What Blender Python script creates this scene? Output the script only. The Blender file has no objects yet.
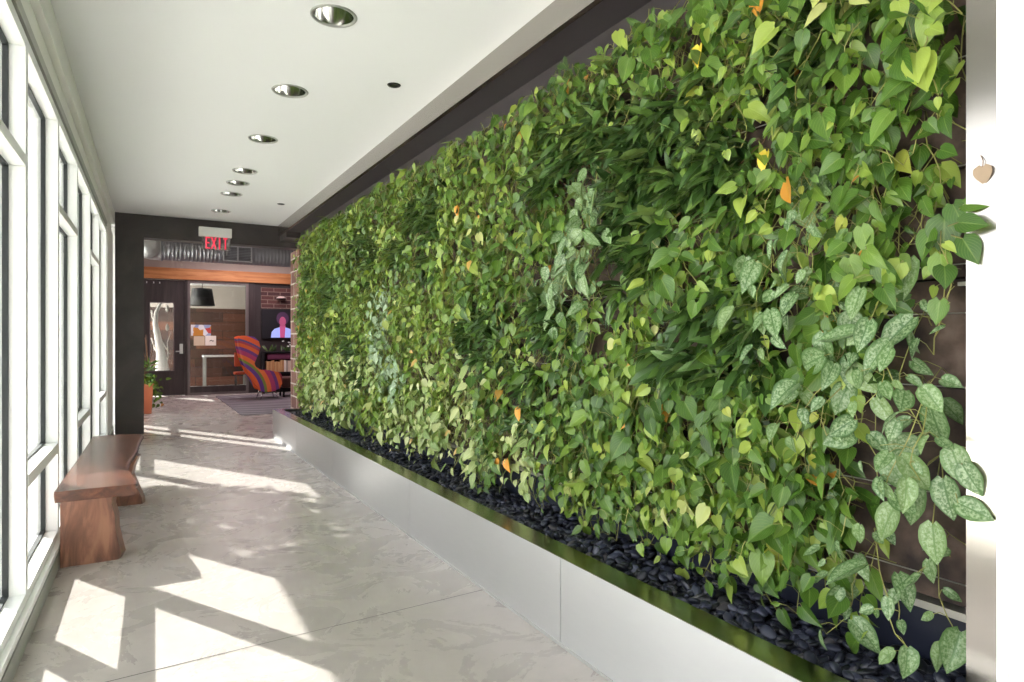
import bpy, bmesh, math, random
import numpy as np
from mathutils import Vector, Matrix
random.seed(7); rng = np.random.default_rng(7)
PI = math.pi
S = bpy.context.scene
COL = S.collection

# ------------------------------------------------------------------ helpers
def srgb(h):
    h = h.lstrip('#'); v = [int(h[i:i+2], 16)/255 for i in (0, 2, 4)]
    return tuple((c/12.92 if c <= .04045 else ((c+.055)/1.055)**2.4) for c in v) + (1,)

def mat(name, col, rough=.5, metal=0, spec=.5, **kw):
    m = bpy.data.materials.new(name); m.use_nodes = True
    b = m.node_tree.nodes['Principled BSDF']
    c = srgb(col) if isinstance(col, str) else tuple(col)+(1,)
    b.inputs['Base Color'].default_value = c
    b.inputs['Roughness'].default_value = rough
    b.inputs['Metallic'].default_value = metal
    b.inputs['Specular IOR Level'].default_value = spec
    if 'emit' in kw:
        b.inputs['Emission Color'].default_value = srgb(kw['emit']); b.inputs['Emission Strength'].default_value = kw.get('estr', 1)
    return m

def nd(m, t, **kw):
    n = m.node_tree.nodes.new(t)
    for k, v in kw.items():
        if hasattr(n, k): setattr(n, k, v)
        else: n.inputs[k].default_value = v
    return n
def lk(m, a, b): m.node_tree.links.new(a, b)
def bsdf(m): return m.node_tree.nodes['Principled BSDF']
def ramp(m, stops, fac, interp='LINEAR'):
    r = nd(m, 'ShaderNodeValToRGB'); r.color_ramp.interpolation = interp
    el = r.color_ramp.elements
    while len(el) < len(stops): el.new(.5)
    for e, (p, c) in zip(el, stops):
        e.position = p; e.color = srgb(c) if isinstance(c, str) else (c, c, c, 1)
    if fac is not None: lk(m, fac, r.inputs[0])
    return r
def coords(m, scale=(1, 1, 1), kind='Object', rot=(0, 0, 0)):
    t = nd(m, 'ShaderNodeTexCoord'); mp = nd(m, 'ShaderNodeMapping')
    mp.inputs['Scale'].default_value = scale; mp.inputs['Rotation'].default_value = rot
    lk(m, t.outputs[kind], mp.inputs[0]); return mp.outputs[0]

def link_mesh(name, verts, faces, m=None, parent=None, smooth=False, mi=None):
    me = bpy.data.meshes.new(name); me.from_pydata([tuple(v) for v in verts], [], [tuple(f) for f in faces])
    me.update()
    if m is not None:
        for k in (m if isinstance(m, (list, tuple)) else [m]): me.materials.append(k)
    if mi is not None: me.polygons.foreach_set('material_index', mi)
    if smooth: me.polygons.foreach_set('use_smooth', [True]*len(me.polygons))
    o = bpy.data.objects.new(name, me); COL.objects.link(o)
    if parent: o.parent = parent
    return o

class MB:
    """collects shapes, builds ONE mesh object"""
    def __init__(s): s.v = []; s.f = []; s.sm = []
    def add(s, verts, faces, smooth=False):
        n = len(s.v); s.v += [tuple(v) for v in verts]; s.f += [tuple(i+n for i in f) for f in faces]
        s.sm += [smooth]*len(faces); return s
    def box(s, x0, x1, y0, y1, z0, z1, bev=0):
        if bev <= 0:
            v = [(x, y, z) for x in (x0, x1) for y in (y0, y1) for z in (z0, z1)]
            return s.add(v, [(0, 1, 3, 2), (4, 6, 7, 5), (0, 4, 5, 1), (2, 3, 7, 6), (0, 2, 6, 4), (1, 5, 7, 3)])
        bm = bmesh.new(); bmesh.ops.create_cube(bm, size=1)
        for v in bm.verts:
            v.co = Vector(((x0+x1)/2+v.co.x*(x1-x0), (y0+y1)/2+v.co.y*(y1-y0), (z0+z1)/2+v.co.z*(z1-z0)))
        bmesh.ops.bevel(bm, geom=bm.edges[:], offset=bev, segments=2, profile=.5, affect='EDGES')
        return s.bm(bm)
    def bm(s, bm, smooth=False):
        bm.verts.index_update(); s.add([v.co[:] for v in bm.verts], [[v.index for v in f.verts] for f in bm.faces], smooth); bm.free(); return s
    def tube(s, pts, r, n=8, cap=True):
        pts = [Vector(p) for p in pts]; rs = r if isinstance(r, (list, tuple)) else [r]*len(pts)
        vs = []; fs = []; up = Vector((.3, .2, .93)); a = None
        for i, p in enumerate(pts):
            d = (pts[min(i+1, len(pts)-1)]-pts[max(i-1, 0)]).normalized()
            if a is None: a = d.cross(up if abs(d.dot(up)) < .95 else Vector((1, 0, 0))).normalized()
            else: a = (a-d*a.dot(d)).normalized()
            b = d.cross(a)
            vs += [p+(a*math.cos(2*PI*k/n)+b*math.sin(2*PI*k/n))*rs[i] for k in range(n)]
        for i in range(len(pts)-1):
            for k in range(n): fs.append((i*n+k, i*n+(k+1) % n, (i+1)*n+(k+1) % n, (i+1)*n+k))
        if cap: fs += [tuple(range(n))[::-1], tuple(range((len(pts)-1)*n, len(pts)*n))]
        return s.add(vs, fs, True)
    def lathe(s, prof, c=(0, 0, 0), n=32, axis='z'):
        vs = []; fs = []
        for r, h in prof:
            for k in range(n):
                a = 2*PI*k/n; p = (r*math.cos(a), r*math.sin(a), h)
                if axis == 'x': p = (h, r*math.cos(a), r*math.sin(a))
                if axis == 'y': p = (r*math.cos(a), h, r*math.sin(a))
                vs.append((p[0]+c[0], p[1]+c[1], p[2]+c[2]))
        for i in range(len(prof)-1):
            for k in range(n): fs.append((i*n+k, i*n+(k+1) % n, (i+1)*n+(k+1) % n, (i+1)*n+k))
        return s.add(vs, fs, True)
    def prism(s, poly, a0, a1, axis='z'):
        """poly of 2-D points extruded along axis"""
        def P(p, h):
            return {'z': (p[0], p[1], h), 'y': (p[0], h, p[1]), 'x': (h, p[0], p[1])}[axis]
        n = len(poly); vs = [P(p, a0) for p in poly]+[P(p, a1) for p in poly]
        return s.add(vs, [tuple(range(n))[::-1], tuple(range(n, 2*n))]+[(k, (k+1) % n, n+(k+1) % n, n+k) for k in range(n)])
    def warp(s, fn): s.v = [fn(*v) for v in s.v]; return s
    def build(s, name, m=None, parent=None, fixn=True):
        o = link_mesh(name, s.v, s.f, m, parent)
        if fixn:
            bm = bmesh.new(); bm.from_mesh(o.data); bmesh.ops.recalc_face_normals(bm, faces=bm.faces); bm.to_mesh(o.data); bm.free()
        if any(s.sm): o.data.polygons.foreach_set('use_smooth', s.sm)
        return o

def tag(o, label=None, cat=None, group=None, kind=None):
    if label: o['label'] = label
    if cat: o['category'] = cat
    if group: o['group'] = group
    if kind: o['kind'] = kind
    return o
def empty(name, loc=(0, 0, 0)):
    o = bpy.data.objects.new(name, None); COL.objects.link(o); o.location = loc; o.empty_display_size = .1; return o
def under(o, parent):
    """parent keeping world place (parent is an unrotated empty)"""
    o.parent = parent; o.matrix_parent_inverse = Matrix.Translation(-Vector(parent.location)); return o
def struct(o, label=None): o['kind'] = 'structure'; return tag(o, label)

# ------------------------------------------------------------------ materials
white = mat('white_paint', '#e9e9e6', .6)
ceilw = mat('ceiling_paint', '#dedfe0', .7)
alum = mat('painted_aluminium', '#e8eae9', .35)
alum_grey = mat('grey_aluminium', '#a3a49f', .4)
gasket = mat('dark_gasket', '#1c2122', .5)
black = mat('black_metal', '#17171a', .38)
blackm = mat('black_matt', '#0e0e12', .8)
chrome = mat('chrome', '#d6d6d6', .08, 1)

def brushed(name, col, r0, aniso=(60, 1.2, 60)):
    m = mat(name, col, r0, 1)
    c = coords(m, aniso); n = nd(m, 'ShaderNodeTexNoise', Scale=6.0, Detail=3.0); lk(m, c, n.inputs[0])
    mr = nd(m, 'ShaderNodeMapRange'); mr.inputs[3].default_value = r0*.85; mr.inputs[4].default_value = r0*1.2
    lk(m, n.outputs[0], mr.inputs[0]); lk(m, mr.outputs[0], bsdf(m).inputs['Roughness'])
    return m
steel = brushed('brushed_steel', '#d6d7d9', .42, (8, 1.5, 8))
steel_frame = mat('frame_steel', '#aaa5a0', .24, 1)
def aniso(m, r, a, t):
    b = bsdf(m); cb = nd(m, 'ShaderNodeCombineXYZ')
    for i in range(3): cb.inputs[i].default_value = t[i]
    b.inputs['Anisotropic'].default_value = a; lk(m, cb.outputs[0], b.inputs['Tangent'])
aniso(steel, .4, .85, (0, 0, 1)); aniso(steel_frame, .3, .8, (0, 1, 0))
polish = mat('polished_steel', '#bdb9b0', .2, 1)

# polished concrete
conc = mat('polished_concrete', '#b7b2ab', .3, spec=.5)
c = coords(conc)
n1 = nd(conc, 'ShaderNodeTexNoise', Scale=2.6, Detail=10.0, Roughness=.7, Distortion=1.2); lk(conc, c, n1.inputs[0])
r1 = ramp(conc, [(.2, '#a39c97'), (.5, '#aaa39e'), (.8, '#b2aca7')], n1.outputs[0])
n2 = nd(conc, 'ShaderNodeTexNoise', Scale=14.0, Detail=6.0, Roughness=.7); lk(conc, c, n2.inputs[0])
r2 = ramp(conc, [(.35, .93), (.6, 1.0)], n2.outputs[0])
mx = nd(conc, 'ShaderNodeMix', data_type='RGBA', blend_type='MULTIPLY'); mx.inputs[0].default_value = .8
lk(conc, r1.outputs[0], mx.inputs[6]); lk(conc, r2.outputs[0], mx.inputs[7]); lk(conc, mx.outputs[2], bsdf(conc).inputs['Base Color'])
r3 = ramp(conc, [(0, .25), (1, .3)], n1.outputs[0]); lk(conc, r3.outputs[0], bsdf(conc).inputs['Roughness'])

def wood(name, a, b, cc, scale=(3, 22, 22), rough=.4, dist=3.0):
    m = mat(name, b, rough); c = coords(m, scale)
    n = nd(m, 'ShaderNodeTexNoise', Scale=1.0, Detail=6.0, Roughness=.6, Distortion=dist); lk(m, c, n.inputs[0])
    r = ramp(m, [(.3, a), (.5, b), (.68, cc)], n.outputs[0]); lk(m, r.outputs[0], bsdf(m).inputs['Base Color'])
    return m
walnut = wood('bench_top_wood', '#3a2119', '#5a3527', '#7c4f3a', (9, 1.3, 9), .26, 2.0)
walnut_leg = wood('bench_leg_wood', '#54352a', '#7d5340', '#a07058', (10, 10, 1.6), .35, 2.5)
beamw = wood('orange_beam_wood', '#9a5f31', '#b87a44', '#c98f58', (1.2, 12, 12), .5, 1.0)
doorw = wood('dark_door_wood', '#241d1e', '#2e2526', '#3a2f2f', (14, 14, 1.5), .4, 1.0)
plankw = mat('reclaimed_planks', '#6b4030', .5)
c = coords(plankw)
bk = nd(plankw, 'ShaderNodeTexBrick'); bk.inputs['Scale'].default_value = 1.0
bk.inputs['Brick Width'].default_value = 1.4; bk.inputs['Row Height'].default_value = .26; bk.inputs['Mortar Size'].default_value = .008
bk.inputs['Color1'].default_value = srgb('#6f4431'); bk.inputs['Color2'].default_value = srgb('#33231f'); bk.inputs['Mortar'].default_value = srgb('#15100f')
cx = coords(plankw, rot=(PI/2, 0, 0)); lk(plankw, cx, bk.inputs[0]); lk(plankw, bk.outputs[0], bsdf(plankw).inputs['Base Color'])

def brickmat(name, c1, c2, mo, w, h, mort, rot):
    m = mat(name, c1, .8); b = nd(m, 'ShaderNodeTexBrick'); b.inputs['Scale'].default_value = 1
    b.inputs['Brick Width'].default_value = w; b.inputs['Row Height'].default_value = h; b.inputs['Mortar Size'].default_value = mort
    b.inputs['Color1'].default_value = srgb(c1); b.inputs['Color2'].default_value = srgb(c2); b.inputs['Mortar'].default_value = srgb(mo)
    t = nd(m, 'ShaderNodeTexCoord'); sp = nd(m, 'ShaderNodeSeparateXYZ'); cb = nd(m, 'ShaderNodeCombineXYZ'); ad = nd(m, 'ShaderNodeMath', operation='ADD')
    lk(m, t.outputs['Object'], sp.inputs[0]); lk(m, sp.outputs[0], ad.inputs[0]); lk(m, sp.outputs[1], ad.inputs[1])
    lk(m, ad.outputs[0], cb.inputs[0]); lk(m, sp.outputs[2], cb.inputs[1]); lk(m, cb.outputs[0], b.inputs[0])
    n = nd(m, 'ShaderNodeTexNoise', Scale=30.0, Detail=3.0); lk(m, t.outputs['Object'], n.inputs[0])
    r = ramp(m, [(.3, .8), (.7, 1.0)], n.outputs[0])
    x = nd(m, 'ShaderNodeMix', data_type='RGBA', blend_type='MULTIPLY'); x.inputs[0].default_value = 1
    lk(m, b.outputs[0], x.inputs[6]); lk(m, r.outputs[0], x.inputs[7]); lk(m, x.outputs[2], bsdf(m).inputs['Base Color'])
    bp = nd(m, 'ShaderNodeBump', Strength=.5, Distance=.01); bp.invert = True
    lk(m, b.outputs[1], bp.inputs['Height']); lk(m, bp.outputs[0], bsdf(m).inputs['Normal'])
    return m
brick = brickmat('pier_brick', '#8d6257', '#744c46', '#cfc3b9', .4, .2, .012, 0)
brick_dark = brickmat('dark_brick', '#5a3630', '#42292a', '#7d6a62', .3, .1, .01, 0)

def glassmat(name, tint, refl=.1, rough=0.0):
    m = bpy.data.materials.new(name); m.use_nodes = True; nt = m.node_tree; nt.nodes.clear()
    out = nt.nodes.new('ShaderNodeOutputMaterial'); tr = nt.nodes.new('ShaderNodeBsdfTransparent'); gl = nt.nodes.new('ShaderNodeBsdfGlossy')
    mx = nt.nodes.new('ShaderNodeMixShader'); fr = nt.nodes.new('ShaderNodeFresnel'); fr.inputs[0].default_value = 1.45
    ml = nt.nodes.new('ShaderNodeMath'); ml.operation = 'MULTIPLY'; ml.inputs[1].default_value = refl
    tr.inputs[0].default_value = srgb(tint); gl.inputs[0].default_value = (1, 1, 1, 1); gl.inputs[1].default_value = rough
    nt.links.new(fr.outputs[0], ml.inputs[0]); nt.links.new(ml.outputs[0], mx.inputs[0])
    nt.links.new(tr.outputs[0], mx.inputs[1]); nt.links.new(gl.outputs[0], mx.inputs[2]); nt.links.new(mx.outputs[0], out.inputs[0])
    return m
glass = glassmat('window_glass', '#fbfdfc', .8)
glass_in = glassmat('lobby_glass', '#e6e9e8', .7)
acryl = mat('acrylic_plate', '#9c9898', .25); bsdf(acryl).inputs['Alpha'].default_value = .5

# leaves -----------------------------------------------------------------
def leafmat(name, stops, vein='#a9bf6a', veinamt=.25, rough=.32, silver=None, trans=.28, back='#8fa662'):
    m = bpy.data.materials.new(name); m.use_nodes = True; b = bsdf(m); nt = m.node_tree
    g = nd(m, 'ShaderNodeNewGeometry')
    rp = ramp(m, stops, g.outputs['Random Per Island'])
    uv = nd(m, 'ShaderNodeUVMap'); sp = nd(m, 'ShaderNodeSeparateXYZ'); lk(m, uv.outputs[0], sp.inputs[0])
    # midrib : |u-.5| small; side veins : sine of v + |u|
    a = nd(m, 'ShaderNodeMath', operation='SUBTRACT'); lk(m, sp.outputs[0], a.inputs[0]); a.inputs[1].default_value = .5
    ab = nd(m, 'ShaderNodeMath', operation='ABSOLUTE'); lk(m, a.outputs[0], ab.inputs[0])
    rib = ramp(m, [(0.0, 1.0), (.05, 0.0)], ab.outputs[0])
    s1 = nd(m, 'ShaderNodeMath', operation='MULTIPLY'); lk(m, ab.outputs[0], s1.inputs[0]); s1.inputs[1].default_value = -1.3
    s2 = nd(m, 'ShaderNodeMath', operation='ADD'); lk(m, s1.outputs[0], s2.inputs[0]); lk(m, sp.outputs[1], s2.inputs[1])
    s3 = nd(m, 'ShaderNodeMath', operation='MULTIPLY'); lk(m, s2.outputs[0], s3.inputs[0]); s3.inputs[1].default_value = 42
    s4 = nd(m, 'ShaderNodeMath', operation='SINE'); lk(m, s3.outputs[0], s4.inputs[0])
    sv = ramp(m, [(.75, 0.0), (1.0, .5)], s4.outputs[0])
    mxv = nd(m, 'ShaderNodeMath', operation='MAXIMUM'); lk(m, rib.outputs[0], mxv.inputs[0]); lk(m, sv.outputs[0], mxv.inputs[1])
    va = nd(m, 'ShaderNodeMath', operation='MULTIPLY'); lk(m, mxv.outputs[0], va.inputs[0]); va.inputs[1].default_value = veinamt
    mx = nd(m, 'ShaderNodeMix', data_type='RGBA'); lk(m, va.outputs[0], mx.inputs[0]); lk(m, rp.outputs[0], mx.inputs[6]); mx.inputs[7].default_value = srgb(vein)
    colo = mx.outputs[2]
    if silver:
        t = nd(m, 'ShaderNodeTexCoord'); n = nd(m, 'ShaderNodeTexNoise', Scale=130.0, Detail=4.0, Roughness=.7); lk(m, t.outputs['Object'], n.inputs[0])
        sr = ramp(m, [(.42, 0.0), (.60, .75)], n.outputs[0])
        # plain green border and midrib
        ed = ramp(m, [(.36, 1.0), (.46, 0.0)], ab.outputs[0]); mi = ramp(m, [(.02, 0.0), (.05, 1.0)], ab.outputs[0])
        k1 = nd(m, 'ShaderNodeMath', operation='MULTIPLY'); lk(m, sr.outputs[0], k1.inputs[0]); lk(m, ed.outputs[0], k1.inputs[1])
        k2 = nd(m, 'ShaderNodeMath', operation='MULTIPLY'); lk(m, k1.outputs[0], k2.inputs[0]); lk(m, mi.outputs[0], k2.inputs[1])
        m2 = nd(m, 'ShaderNodeMix', data_type='RGBA'); lk(m, k2.outputs[0], m2.inputs[0]); lk(m, colo, m2.inputs[6]); m2.inputs[7].default_value = srgb(silver); colo = m2.outputs[2]
    bk = nd(m, 'ShaderNodeMix', data_type='RGBA'); bk.inputs[7].default_value = srgb(back)
    bf = nd(m, 'ShaderNodeMath', operation='MULTIPLY'); lk(m, g.outputs['Backfacing'], bf.inputs[0]); bf.inputs[1].default_value = .45
    lk(m, bf.outputs[0], bk.inputs[0]); lk(m, colo, bk.inputs[6]); colo = bk.outputs[2]
    lk(m, colo, b.inputs['Base Color']); b.inputs['Roughness'].default_value = rough; b.inputs['Specular IOR Level'].default_value = .45
    tl = nd(m, 'ShaderNodeBsdfTranslucent'); ms = nd(m, 'ShaderNodeMixShader'); ms.inputs[0].default_value = trans
    hs = nd(m, 'ShaderNodeHueSaturation'); hs.inputs['Hue'].default_value = .485; hs.inputs['Saturation'].default_value = 1.15; hs.inputs['Value'].default_value = 1.12
    lk(m, colo, hs.inputs['Color']); lk(m, hs.outputs[0], tl.inputs[0])
    bp = nd(m, 'ShaderNodeBump', Strength=.25, Distance=.002); lk(m, mxv.outputs[0], bp.inputs['Height']); bp.invert = True; lk(m, bp.outputs[0], b.inputs['Normal'])
    lk(m, b.outputs[0], ms.inputs[1]); lk(m, tl.outputs[0], ms.inputs[2]); lk(m, ms.outputs[0], nt.nodes['Material Output'].inputs[0])
    return m
L_heart = leafmat('heart_leaf', [(0, '#2b4a16'), (.3, '#3e611f'), (.6, '#517329'), (.87, '#6d8a35'), (.99, '#97a94c'), (.995, '#b89f3e'), (1, '#c08434')])
L_lime = leafmat('lime_leaf', [(0, '#3e5c1c'), (.3, '#58782b'), (.65, '#748f38'), (.93, '#91a34a'), (.992, '#b9bc7c'), (1, '#c08c3c')])
L_dark = leafmat('dark_leaf', [(0, '#263f1c'), (.5, '#395626'), (.9, '#526f33'), (1, '#6f8a42')], rough=.3, trans=.15, vein='#6d9350')
L_silver = leafmat('silver_leaf', [(0, '#3f5f33'), (.5, '#52723e'), (1, '#6d874e')], silver='#9bae88', vein='#4a7040', veinamt=.2, trans=.18)
L_pale = leafmat('pale_leaf', [(0, '#74904e'), (.4, '#94a765'), (.85, '#bcc48a'), (.97, '#ccd0a0'), (1, '#d2a050')], vein='#dde5b8', veinamt=.4)
L_blue = leafmat('blue_grey_leaf', [(0, '#567a4c'), (.5, '#738f66'), (1, '#94a888')], silver='#a8b89e', trans=.15)
stem_m = mat('vine_stem', '#8b8a4a', .55)
stem_d = mat('brown_stem', '#6b4a30', .6)

# ------------------------------------------------------------------ the corridor shell
K = .0185                                   # the glass wall opens slightly against the plant wall
X0 = -.468
def LX(off, y): return X0+K*y+off
def shear(x, y, z): return (X0+K*y+x, y, z)
HY = 10.08; CZ = 3.033; FX = 1.833; NX = 2.035; NZ = 2.882; YB = -5.0

f = MB(); f.box(-1.0, 4.6, YB-.2, 20.3, -.12, 0)
struct(f.build('floor', conc), 'pale polished concrete floor with fine saw-cut joints')
# saw-cut joints as thin dark lines let into the slab
j = MB()
for y in (-1.2, 2.862, 6.95, 11.1): j.add([(LX(0, y), y-.03, .0012), (1.545, y+.03, .0012), (1.545, y+.036, .0012), (LX(0, y), y-.024, .0012)], [(0, 1, 2, 3)])
struct(j.build('trim_1', mat('joint_dark', '#55524f', .8), fixn=False))

# ceiling with real holes for the recessed lights
LIGHTS = [(.879, -.16), (.886, 1.02), (.893, 2.2), (.901, 3.384), (.910, 4.559), (.927, 5.767), (.943, 6.953), (.949, 7.524), (.955, 8.127), (.959, 9.273)]
RH = .108
cm = MB(); xa, xb = .72, 1.12; N = 32; yprev = YB
def quad(x0, x1, y0, y1): cm.add([(x0, y0, CZ), (x1, y0, CZ), (x1, y1, CZ), (x0, y1, CZ)], [(0, 1, 2, 3)])
quad(-.75, xa, YB, HY+.3); quad(xb, FX+.3, YB, HY+.3)
for lx, ly in LIGHTS:
    h = .2 if abs(ly-7.524) > .01 and abs(ly-6.953) > .01 and abs(ly-8.127) > .01 else .2
    quad(xa, xb, yprev, ly-h)
    vs = []
    for k in range(N):
        a = 2*PI*k/N+PI/4; ca, sa = math.cos(a), math.sin(a); vs.append((lx+RH*ca, ly+RH*sa, CZ))
    for k in range(N):
        a = 2*PI*k/N+PI/4; ca, sa = math.cos(a), math.sin(a); q = 1/max(abs(ca), abs(sa)); ox, oy = ca*q, sa*q
        vs.append(((xa+xb)/2+ox*(xb-xa)/2, ly+oy*h, CZ))
    cm.add(vs, [(k, (k+1) % N, N+(k+1) % N, N+k) for k in range(N)]); yprev = ly+h
quad(xa, xb, yprev, HY+.3)
cl = cm.build('ceiling', ceilw, fixn=False); struct(cl, 'smooth white painted ceiling with a row of recessed lights')
rf = MB().box(-1.69, 5.0, YB-.4, 8.3, 3.34, 3.5)     # roof slab above, runs out as an overhang
rf.box(-.75, 5.0, 8.3, 20.5, 3.34, 3.5)
struct(rf.build('ceiling', mat('roof_slab', '#cfcdc9', .7)))

# right side : steel fascia, black niche, white wall near the camera
f = MB().box(FX-.004, FX+.03, .715, HY-.02, NZ, CZ+.05)
struct(f.build('trim_2', steel_frame), 'brushed steel fascia running above the plant wall')
f = MB().box(FX-.004, FX+.03, .725, .796, .33, NZ)
struct(f.build('trim_3', steel_frame), 'upright brushed steel strip closing the near end of the plant wall')
f = MB().box(FX-.010, FX+.03, .705, .727, 0, CZ+.05)
struct(f.build('trim_4', alum))
f = MB().box(FX, FX+.3, YB, .705, 0, CZ+.05)
struct(f.build('wall_right', white), 'plain white wall beside the steel strip')
nichem = mat('niche_lining', '#363133', .4)
for bb in ((FX+.03, 2.2, .72, HY, NZ, NZ+.06), (2.10, 2.2, .79, 9.6, 0, NZ), (FX+.03, 2.2, .715, .79, 0, NZ), (2.06, 2.099, .79, 9.6, 2.745, NZ)):
    struct(MB().box(*bb).build('wall_niche', nichem), 'dark lining of the plant recess')
f = MB().box(2.07, 2.1, .79, 9.4, .0, .52)
lin = f.build('trim_5', mat('pond_liner', '#14192e', .45)); struct(lin, 'dark rubber liner behind the pebbles')

# back wall behind the camera
struct(MB().box(-1.0, 2.2, YB-.2, YB, 0, CZ+.05).build('wall_back', white))

# header, left pilaster, brick pier
lam = wood('dark_header_panel', '#352f2f', '#3d3736', '#48413f', (2, 2, 2), .45, 1.0)
struct(MB().box(-.27, 2.7, HY, HY+.22, 2.716, 3.3).box(1.86, 2.2, HY-.5, HY, 2.80, NZ).build('wall_end', lam), 'dark header over the opening')
struct(MB().box(-.268, .071, HY, HY+.22, 0, 2.716).build('wall_end', lam), 'dark panelled pilaster left of the opening')
struct(MB().box(2.145, 2.75, HY, 10.70, 0, 2.716).build('wall_pier', brick), 'brick pier at the far end of the plant wall')
struct(MB().box(2.2, 2.75, 9.45, HY, 0, NZ).build('wall_pier', white))

# left glass wall -----------------------------------------------------------
Y1 = 3.54; DY = 1.085
base = MB().box(-.10, 0, YB, HY, 0, .088).warp(shear); struct(base.build('baseboard_left', alum_grey), 'grey metal base under the glass wall')
g = MB().box(-.10, -.012, YB, HY, .088, .100).warp(shear); struct(g.build('trim_6', gasket))
s = MB().box(-.16, -.001, YB, HY, .100, .128).warp(shear); struct(s.build('trim_7', alum))
hd = MB().box(-.30, .010, YB, HY, 2.866, CZ+.02).warp(shear); struct(hd.build('wall_left', white), 'white boxed header above the windows')
hd = MB().box(-.30, -.030, YB, HY, 2.726, 2.866).warp(shear); struct(hd.build('wall_left', white))
hd = MB().box(-.16, -.018, YB, HY, 2.672, 2.726).warp(shear); struct(hd.build('trim_8', alum_grey))
hd = MB().box(-.16, -.034, YB, HY, 2.657, 2.672).warp(shear); struct(hd.build('trim_9', gasket))
fin = MB().box(-.12, -.012, 9.02, HY, .128, 2.726).warp(shear); struct(fin.build('wall_left', white), 'white end jamb of the glass wall')
MW = .028
GO = -.10   # glass offset
k0 = -7; bay = 0
def frame_rect(mb, y0, y1, z0, z1, o0, o1, t):
    mb.box(o0, o1, y0, y0+t, z0, z1).box(o0, o1, y1-t, y1, z0, z1).box(o0, o1, y0+t, y1-t, z0, z0+t).box(o0, o1, y0+t, y1-t, z1-t, z1)
for k in range(k0, 6):
    ya = Y1+DY*(k-1); yb = Y1+DY*k; bay += 1
    if k == 5: yb = 9.02
    typeB = (k % 2 == 1)
    w = empty('window_%d' % bay, (LX(-.05, ya), ya, .128)); struct(w, 'tall bay of the glass wall with a %s cross bar' % ('low' if typeB else 'high'))
    fr = MB()
    fr.box(-.155, -.026, ya-MW, ya+MW, .128, 2.657)
    if k == 5: fr.box(-.155, -.026, yb-MW, yb, .128, 2.657)
    fr.box(-.12, -.026, ya+MW, yb-MW, .128, .17).box(-.12, -.026, ya+MW, yb-MW, 2.605, 2.657)
    tz = (.635, .69) if typeB else (2.072, 2.12)
    fr.warp(shear); under(fr.build('frame', alum), w)
    tr = MB().box(-.115, -.024, ya+MW, yb-MW, *tz).warp(shear); under(tr.build('transom', alum), w)
    gk = MB(); yl, yr = ya+MW, yb-MW
    for z0, z1 in ((.17, tz[0]), (tz[1], 2.605)):
        frame_rect(gk, yl, yr, z0, z1, GO-.008, GO+.014, .010)
    under(gk.warp(shear).build('gasket', gasket), w)
    gl = MB()
    for z0, z1 in ((.175, tz[0]-.004), (tz[1]+.004, 2.60)):
        gl.box(GO-.003, GO+.003, yl+.006, yr-.006, z0, z1)
    under(gl.warp(shear).build('glass', glass), w)

# ------------------------------------------------------------------ recessed lights
def downlight(lx, ly, i, label):
    r = empty('recessed_light', (lx, ly, CZ)); tag(r, label, 'ceiling light', 'recessed lights along the corridor ceiling')
    t = MB().lathe([(RH-.004, .004), (RH-.004, -.004), (RH+.010, -.006), (RH+.014, -.001), (RH+.014, .001)], n=40); t.build('trim_ring', mat_ring, r, True)
    c_ = MB().lathe([(RH-.003, .002), (RH-.006, .03), (RH-.018, .08), (RH-.034, .12), (.066, .15), (.0, .152)], n=48); c_.build('reflector', mat_refl, r, False)
    b = MB().lathe([(0, .085), (.014, .087), (.026, .1), (.03, .12), (.024, .15)], n=20); b.build('lamp', mat_lamp, r, True)
mat_ring = mat('ring_grey', '#9c9d98', .35, .3); mat_refl = mat('mirror_reflector', '#dadad8', .1, 1); mat_lamp = mat('lamp_glass', '#d8d8d0', .3)
names = {3: 'large recessed mirror-cone ceiling light, nearest one in view', 4: 'recessed mirror-cone ceiling light, second nearest in view', 5: 'recessed mirror-cone ceiling light, third nearest in view',
         6: 'recessed mirror-cone ceiling light just before the close-set trio', 7: 'recessed ceiling light in the middle of the close-set trio', 8: 'recessed ceiling light, far one of the close-set trio', 9: 'recessed ceiling light nearest the exit sign'}
for i, (lx, ly) in enumerate(LIGHTS):
    if i < 2: continue
    downlight(lx, ly, i, names.get(i, 'recessed mirror-cone ceiling light over the viewer'))
for x, y, l in ((1.496, 4.091, 'small black round spot opening in the ceiling, nearer one'), (1.567, 8.406, 'small black round spot opening in the ceiling, farther one')):
    o = MB().lathe([(0, .0), (.026, -.001), (.03, -.004), (.043, -.005), (.046, -.0005)], (x, y, CZ), 28).build('ceiling_spot', black)
    tag(o, l, 'ceiling spot')

# ------------------------------------------------------------------ steel basin
BX0, BX1, BY0, BY1, BZ = 1.545, 1.655, .70, 8.86, .378
bs = empty('steel_basin', (BX0, 4.5, 0)); tag(bs, 'long low brushed steel trough of pebbles under the plant wall', 'planter')
seams = [BY0, 2.20, 3.94, 5.86, 7.4, BY1]
for a, b in zip(seams[:-1], seams[1:]):
    under(MB().box(BX0, BX0+.012, a+.002, b-.002, .012, BZ-.003).build('front_panel', steel), bs)
under(MB().box(BX0+.004, BX0+.03, BY0, BY1, .002, BZ-.004).build('seam_backing', alum_grey), bs)
under(MB().box(BX0-.004, BX0+.01, BY0, BY1, 0, .012).build('base_strip', mat('base_strip', '#b9b9b8', .5, .6)), bs)
under(MB().box(BX0-.003, BX1, BY0, BY1, BZ-.003, BZ).box(BX1-.003, BX1, BY0+.1, BY1-.1, .28, BZ-.003).build('rim', polish), bs)
under(MB().box(BX1, 2.069, BY0+.03, BY0+.10, BZ-.004, BZ-.001).build('end_rim', polish), bs); under(MB().box(BX1, 2.069, BY1-.1, BY1, BZ-.004, BZ-.001).build('end_rim', polish), bs)
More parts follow.
